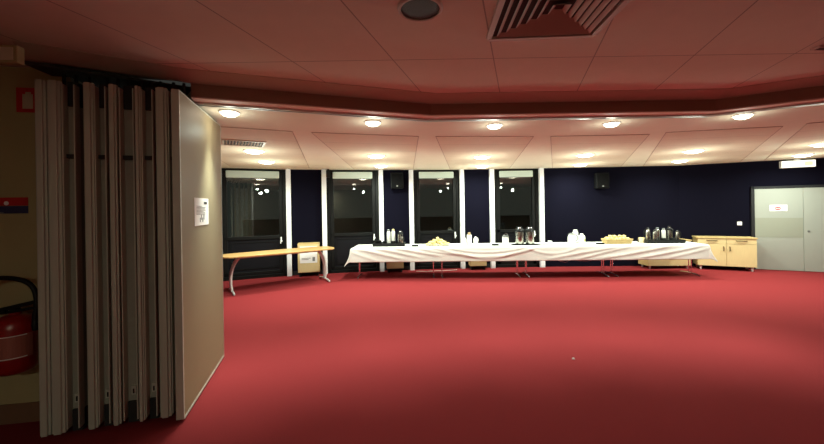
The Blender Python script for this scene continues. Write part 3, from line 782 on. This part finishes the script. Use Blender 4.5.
# bread basket
bk = thing('bread_basket', 'long woven basket heaped with bread rolls on the right half of the buffet', 'basket', row(6.04,-.02,ZC), al)
w0, w1, d0, d1, hh = .285, .31, .115, .14, .095
b = MB()
def rr_(w, d, z, n=8, rad=.06):
    out = []
    for cx, cy, a0 in ((w-rad,d-rad,0),(-w+rad,d-rad,PI/2),(-w+rad,-d+rad,PI),(w-rad,-d+rad,3*PI/2)):
        for k in range(n+1): a = a0+k*PI/2/n; out.append((cx+rad*math.cos(a), cy+rad*math.sin(a), z))
    return out
loops = [rr_(w0,d0,0), rr_(w1,d1,hh), rr_(w1-.014,d1-.014,hh), rr_(w0-.012,d0-.012,.014)]
vl = [[b.bm.verts.new(p) for p in l] for l in loops]
for A_, B_ in zip(vl, vl[1:]):
    for k in range(len(A_)): b.bm.faces.new((A_[k], A_[(k+1) % len(A_)], B_[(k+1) % len(A_)], B_[k]))
b.bm.faces.new(vl[0][::-1]); b.bm.faces.new(vl[-1]); bmesh.ops.recalc_face_normals(b.bm, faces=b.bm.faces[:])
b.build('basket_body', M['wicker'], bk, smooth=True)
MB().tube(rr_(w1-.006,d1-.006,hh+.004)+[rr_(w1-.006,d1-.006,hh+.004)[0]],.011,8).build('rim', M['wicker'], bk, smooth=True)
def roll_mesh():
    q = MB(); q.lathe([(0,-.024),(.026,-.020),(.040,-.004),(.037,.012),(.024,.026),(0,.031)], seg=14, sx=1.12); return q
rp = roll_mesh().build('bread_roll', M['roll'], smooth=True)
spots = []
for i in range(6):
    for j in range(3): spots.append((-.225+i*.09, -.08+j*.08, .062, 0))
for i in range(6):
    for j in range(2): spots.append((-.215+i*.086, -.04+j*.08, .115+.008*math.sin(i*2.1+j), 0))
for i in range(4): spots.append((-.15+i*.1+(.01 if i > 1 else 0), 0, .163, 0))
for i, (dx, dy, z, a) in enumerate(spots):
    o = rp if i == 0 else rp.copy()
    if i: C.objects.link(o)
    o.location = row(6.04+dx, -.02+dy, ZC+z); o.rotation_euler = (random.uniform(-.3,.3), random.uniform(-.3,.3), random.uniform(0,3))
    tag(o, 'golden bread roll heaped in the long woven basket', 'bread roll', 'bread rolls in the woven basket')
pc = thing('paper_cup', 'beige paper cup between the bread basket and the right black tray', 'cup', row(6.63,.05,ZC), al)
MB().lathe([(0,0),(.045,0),(.062,.115),(.057,.115),(.04,.01),(0,.01)], seg=20).build('cup_wall', M['card_cup'], pc, smooth=True)
MB().tube([(.06*math.cos(k*PI/10),.06*math.sin(k*PI/10),.116) for k in range(21)],.004,6).build('rim', M['card_cup'], pc)
# right black tray
zt = tray('long black tray at the right end of the white buffet crowded with steel flasks', 7.07, .06, .82, .40)
vacuum_jug('steel jug with black lid at the left end of the right black tray', 6.80,.10,zt,.30,.058,R(180),M['steel'],M['black'])
vacuum_jug('slim steel jug in front of the left end of the right black tray', 6.885,-.02,zt,.27,.045,R(30),M['steel'],M['black'])
bottle('flask','steel flask with grey cap in the middle of the right black tray','flask', 7.005,.08,zt,.30,.046,M['steel'],M['grey_lid'])
bottle('flask','white flask with grey cap in the middle of the right black tray','flask', 7.115,.04,zt,.285,.044,M['bottle_white'],M['grey_lid'])
airpot('steel airpot with looped black handle at the right end of the right black tray', 7.30,.12,zt,.31,.055,R(15))
vacuum_jug('small steel jug at the right front corner of the right black tray', 7.395,-.0,zt,.24,.042,R(-20),M['steel'],M['black'])
bowl('dish','black dish at the front left of the right black tray','dish', 7.03,-.09,zt,.055,.07,M['black'])
bowl('dish','black dish at the front of the right black tray below the airpot','dish', 7.22,-.08,zt,.06,.075,M['black'])

# cables on the floor and hanging below the cloth
cb = MB().tube([row(4.18,.33,.685),row(4.2,.33,.36),row(4.35,.30,.33)]+[row(4.4+.12*k,.30,.30+.05*math.sin(k*.9)) for k in range(1,6)]+[row(5.15,.3,.31),row(5.5,.3,.27),row(5.75,.3,.33),row(5.8,.3,.40),row(5.82,.33,.685)],.006,6).build('power_cable', M['wire'], smooth=True)
tag(cb, 'white cable looping below the cloth between the airpots and the bread basket', 'cable')
cb = MB().tube([row(1.42,.62,.008),row(1.7,.60,.008),row(2.0,.66,.008),row(2.3,.72,.008),row(2.45,.80,.008)],.008,6).build('floor_cable', M['wire'], smooth=True)
tag(cb, 'pale cable lying on the red carpet behind the left half of the buffet', 'cable')

# ------------------------------------------------------------------ cupboards
def cupboard(label, loc, rz, w, d, h, leg, top_over=.015):
    o = thing('cupboard', label, 'cupboard', loc, rz)     # origin: front left corner, local +y goes to the wall
    MB().bb(.004,w-.004,.02,d,leg,h-.03).build('carcass', M['oak_edge'], o)
    MB().bb(-top_over,w+top_over,-top_over,d,h-.03,h).build('top', M['oak_edge'], o, bevel=.004)
    for k in (0, 1):
        x0, x1 = (.006,w/2-.003) if k == 0 else (w/2+.003,w-.006)
        dr = MB().bb(x0,x1,0,.019,h-.155,h-.036).build('drawer', M['oak_door'], o, bevel=.002)
        xm = (x0+x1)/2
        MB().tube([(xm-.10,-.002,h-.075),(xm-.09,-.022,h-.08),(xm+.09,-.022,h-.08),(xm+.10,-.002,h-.075)],.009,8).build('handle', M['bronze'], dr, smooth=True)
        dd = MB().bb(x0,x1,0,.019,leg+.004,h-.161).build('door', M['oak_door'], o, bevel=.002)
        xh = x1-.055 if k == 0 else x0+.055
        MB().tube([(xh,-.001,h-.22),(xh,-.022,h-.225),(xh,-.022,h-.315),(xh,-.001,h-.32)],.009,8).build('handle', M['bronze'], dd, smooth=True)
    for x in (.07,w-.07):
        for y in (.06,d-.06): MB().lathe([(0,.001),(.02,.001),(.024,leg*.5),(.026,leg),(0,leg)],(x,y,0),14).build('leg', M['grey_leg'], o, smooth=True)
    return o
ca = da
n_ = Vector((dirw.y, -dirw.x))
fl_ = Vector((6.96,8.55))
cupboard('wide beech cupboard with two doors and two drawers standing between buffet and grey door', (fl_.x, fl_.y, 0), ca, 1.10, .42, .79, .10)
cupboard('low beech cupboard partly hidden behind the right end of the white-clothed buffet', (5.83,8.66,0), R(-1.5), 1.04, .42, .715, .075)
def unit(label, loc, rz, w, d, h, sign):
    o = thing('small_cabinet', label, 'cabinet', loc, rz)
    MB().bb(0,w,.012,d,.10,h).build('carcass', M['oak_edge'], o, bevel=.004)
    MB().bb(.01,w-.01,0,.012,.11,h-.03).build('door', M['oak_door'], o, bevel=.002)
    for x in (.05,w-.05): MB().bb(x-.02,x+.02,.04,d-.04,.001,.10).build('foot', M['plinth'], o)
    if sign:
        MB().bb(.05,w-.05,-.003,0,.33,h-.07).build('paper_sheet', M['paper'], o)
        q = MB(); q.bb(.09,w-.22,-.0045,-.0031,.62,.635).bb(.09,w-.2,-.0045,-.0031,.44,.452).bb(.09,w-.25,-.0045,-.0031,.41,.422).bb(w-.16,w-.10,-.0045,-.0031,.37,.47).bb(w-.16,w-.11,-.0045,-.0031,.66,.70)
        q.build('print', M['ink'], o)
    return o
p, an = wall_pt(posts[1], posts[2], .22, .30, 0); unit('small beech cabinet with white paper sheet behind the curved-leg table', p, an, .50, .28, .80, True)
p, an = wall_pt(posts[3], posts[4], .11, .34, 0); unit('small beech cabinet under the buffet below the wall loudspeaker', p, an, .42, .32, .55, False)
p, an = wall_pt(posts[5], posts[6], .15, .34, 0); unit('small beech cabinet under the buffet between the third and fourth windows', p, an, .42, .32, .55, False)

# ------------------------------------------------------------------ table with curved legs at the left
bA = Vector((-2.02,7.98)); bB = Vector((-3.57,6.88)); bc_ = (bA+bB)/2; bd = (bA-bB); bl = bd.length; ba = math.atan2(bd.y, bd.x)
bt = thing('meeting_table', 'long golden beech table with curved silver legs beside the first window', 'table', (bc_.x, bc_.y, 0), ba)
hl, hw = bl/2+.20, .36
outl = []
for k in range(25):      # boat shaped top with rounded ends
    x = -hl+.12+(2*hl-.24)*k/24; outl.append((x, -(hw*(.80+.20*(1-(x/hl)**2)))))
right = [(hl-.12+.12*math.cos(a), .80*hw*math.sin(a)*1.0) for a in [(-PI/2+PI*k/10) for k in range(1,10)]]
outl = outl+right+[(-x, -y) for x, y in outl]+[(-x, -y) for x, y in right]
MB().prism(outl,.712,.74).build('tabletop', M['bench_top'], bt, bevel=.006)
MB().bb(-bl/2+.1,bl/2-.1,-.03,.03,.66,.71).build('beam', M['grey_leg'], bt)
for s in (-1, 1):
    x = s*bl/2
    l = MB()
    for y in (-.045,.045): l.tube(bez((x-s*.17,y*1.6,.705),(x-s*.02,y*1.4,.60),(x+s*.05,y,.35),(x,y,.045),14),.022,10)
    l.bb(x-s*.17-.06,x-s*.17+.06,-.10,.10,.69,.711)
    l.build('leg', M['grey_leg'], bt, smooth=True)
    ft = MB(); ft.tube(bez((x,-.31,.016),(x,-.16,.06),(x,.16,.06),(x,.31,.016),14),[.014]+[.02]*13+[.014],8)
    ft.build('foot', M['grey_leg'], bt, smooth=True)

# scrap on the carpet
sc = MB().hexa([(-.014,-.01,.001),(.016,-.008,.001),(.012,.012,.001),(-.01,.014,.001)],[(-.008,-.006,.014),(.009,-.004,.010),(.006,.006,.016),(-.005,.006,.009)]).build('paper_scrap', M['paper'], loc=(1.67,3.68,.0005))
tag(sc, 'tiny white paper scrap lying alone on the open red carpet', 'litter')

# ------------------------------------------------------------------ world, camera, view
w = bpy.data.worlds.new('night'); bpy.context.scene.world = w; w.use_nodes = True
w.node_tree.nodes['Background'].inputs[0].default_value = (.021,.0215,.019,1)
w.node_tree.nodes['Background'].inputs[1].default_value = 1.4
cam = bpy.data.cameras.new('camera'); co = bpy.data.objects.new('camera', cam); C.objects.link(co)
cam.sensor_width = 36; cam.sensor_fit = 'HORIZONTAL'; cam.lens = 350*36/824
cam.shift_y = -(222-207.5)/824; cam.clip_start = .02
s = .016; up = Vector((s,0,1)).normalized(); rt = Vector((1,0,-s)).normalized(); bk_ = rt.cross(up)
mw = Matrix((rt, up, bk_)).transposed().to_4x4(); mw.translation = (0,0,EYE); co.matrix_world = mw
sc_ = bpy.context.scene; sc_.camera = co
vs = sc_.view_settings; vs.view_transform = 'Standard'; vs.look = 'None'; vs.gamma = 1; vs.use_curve_mapping = False; vs.exposure = 0.0
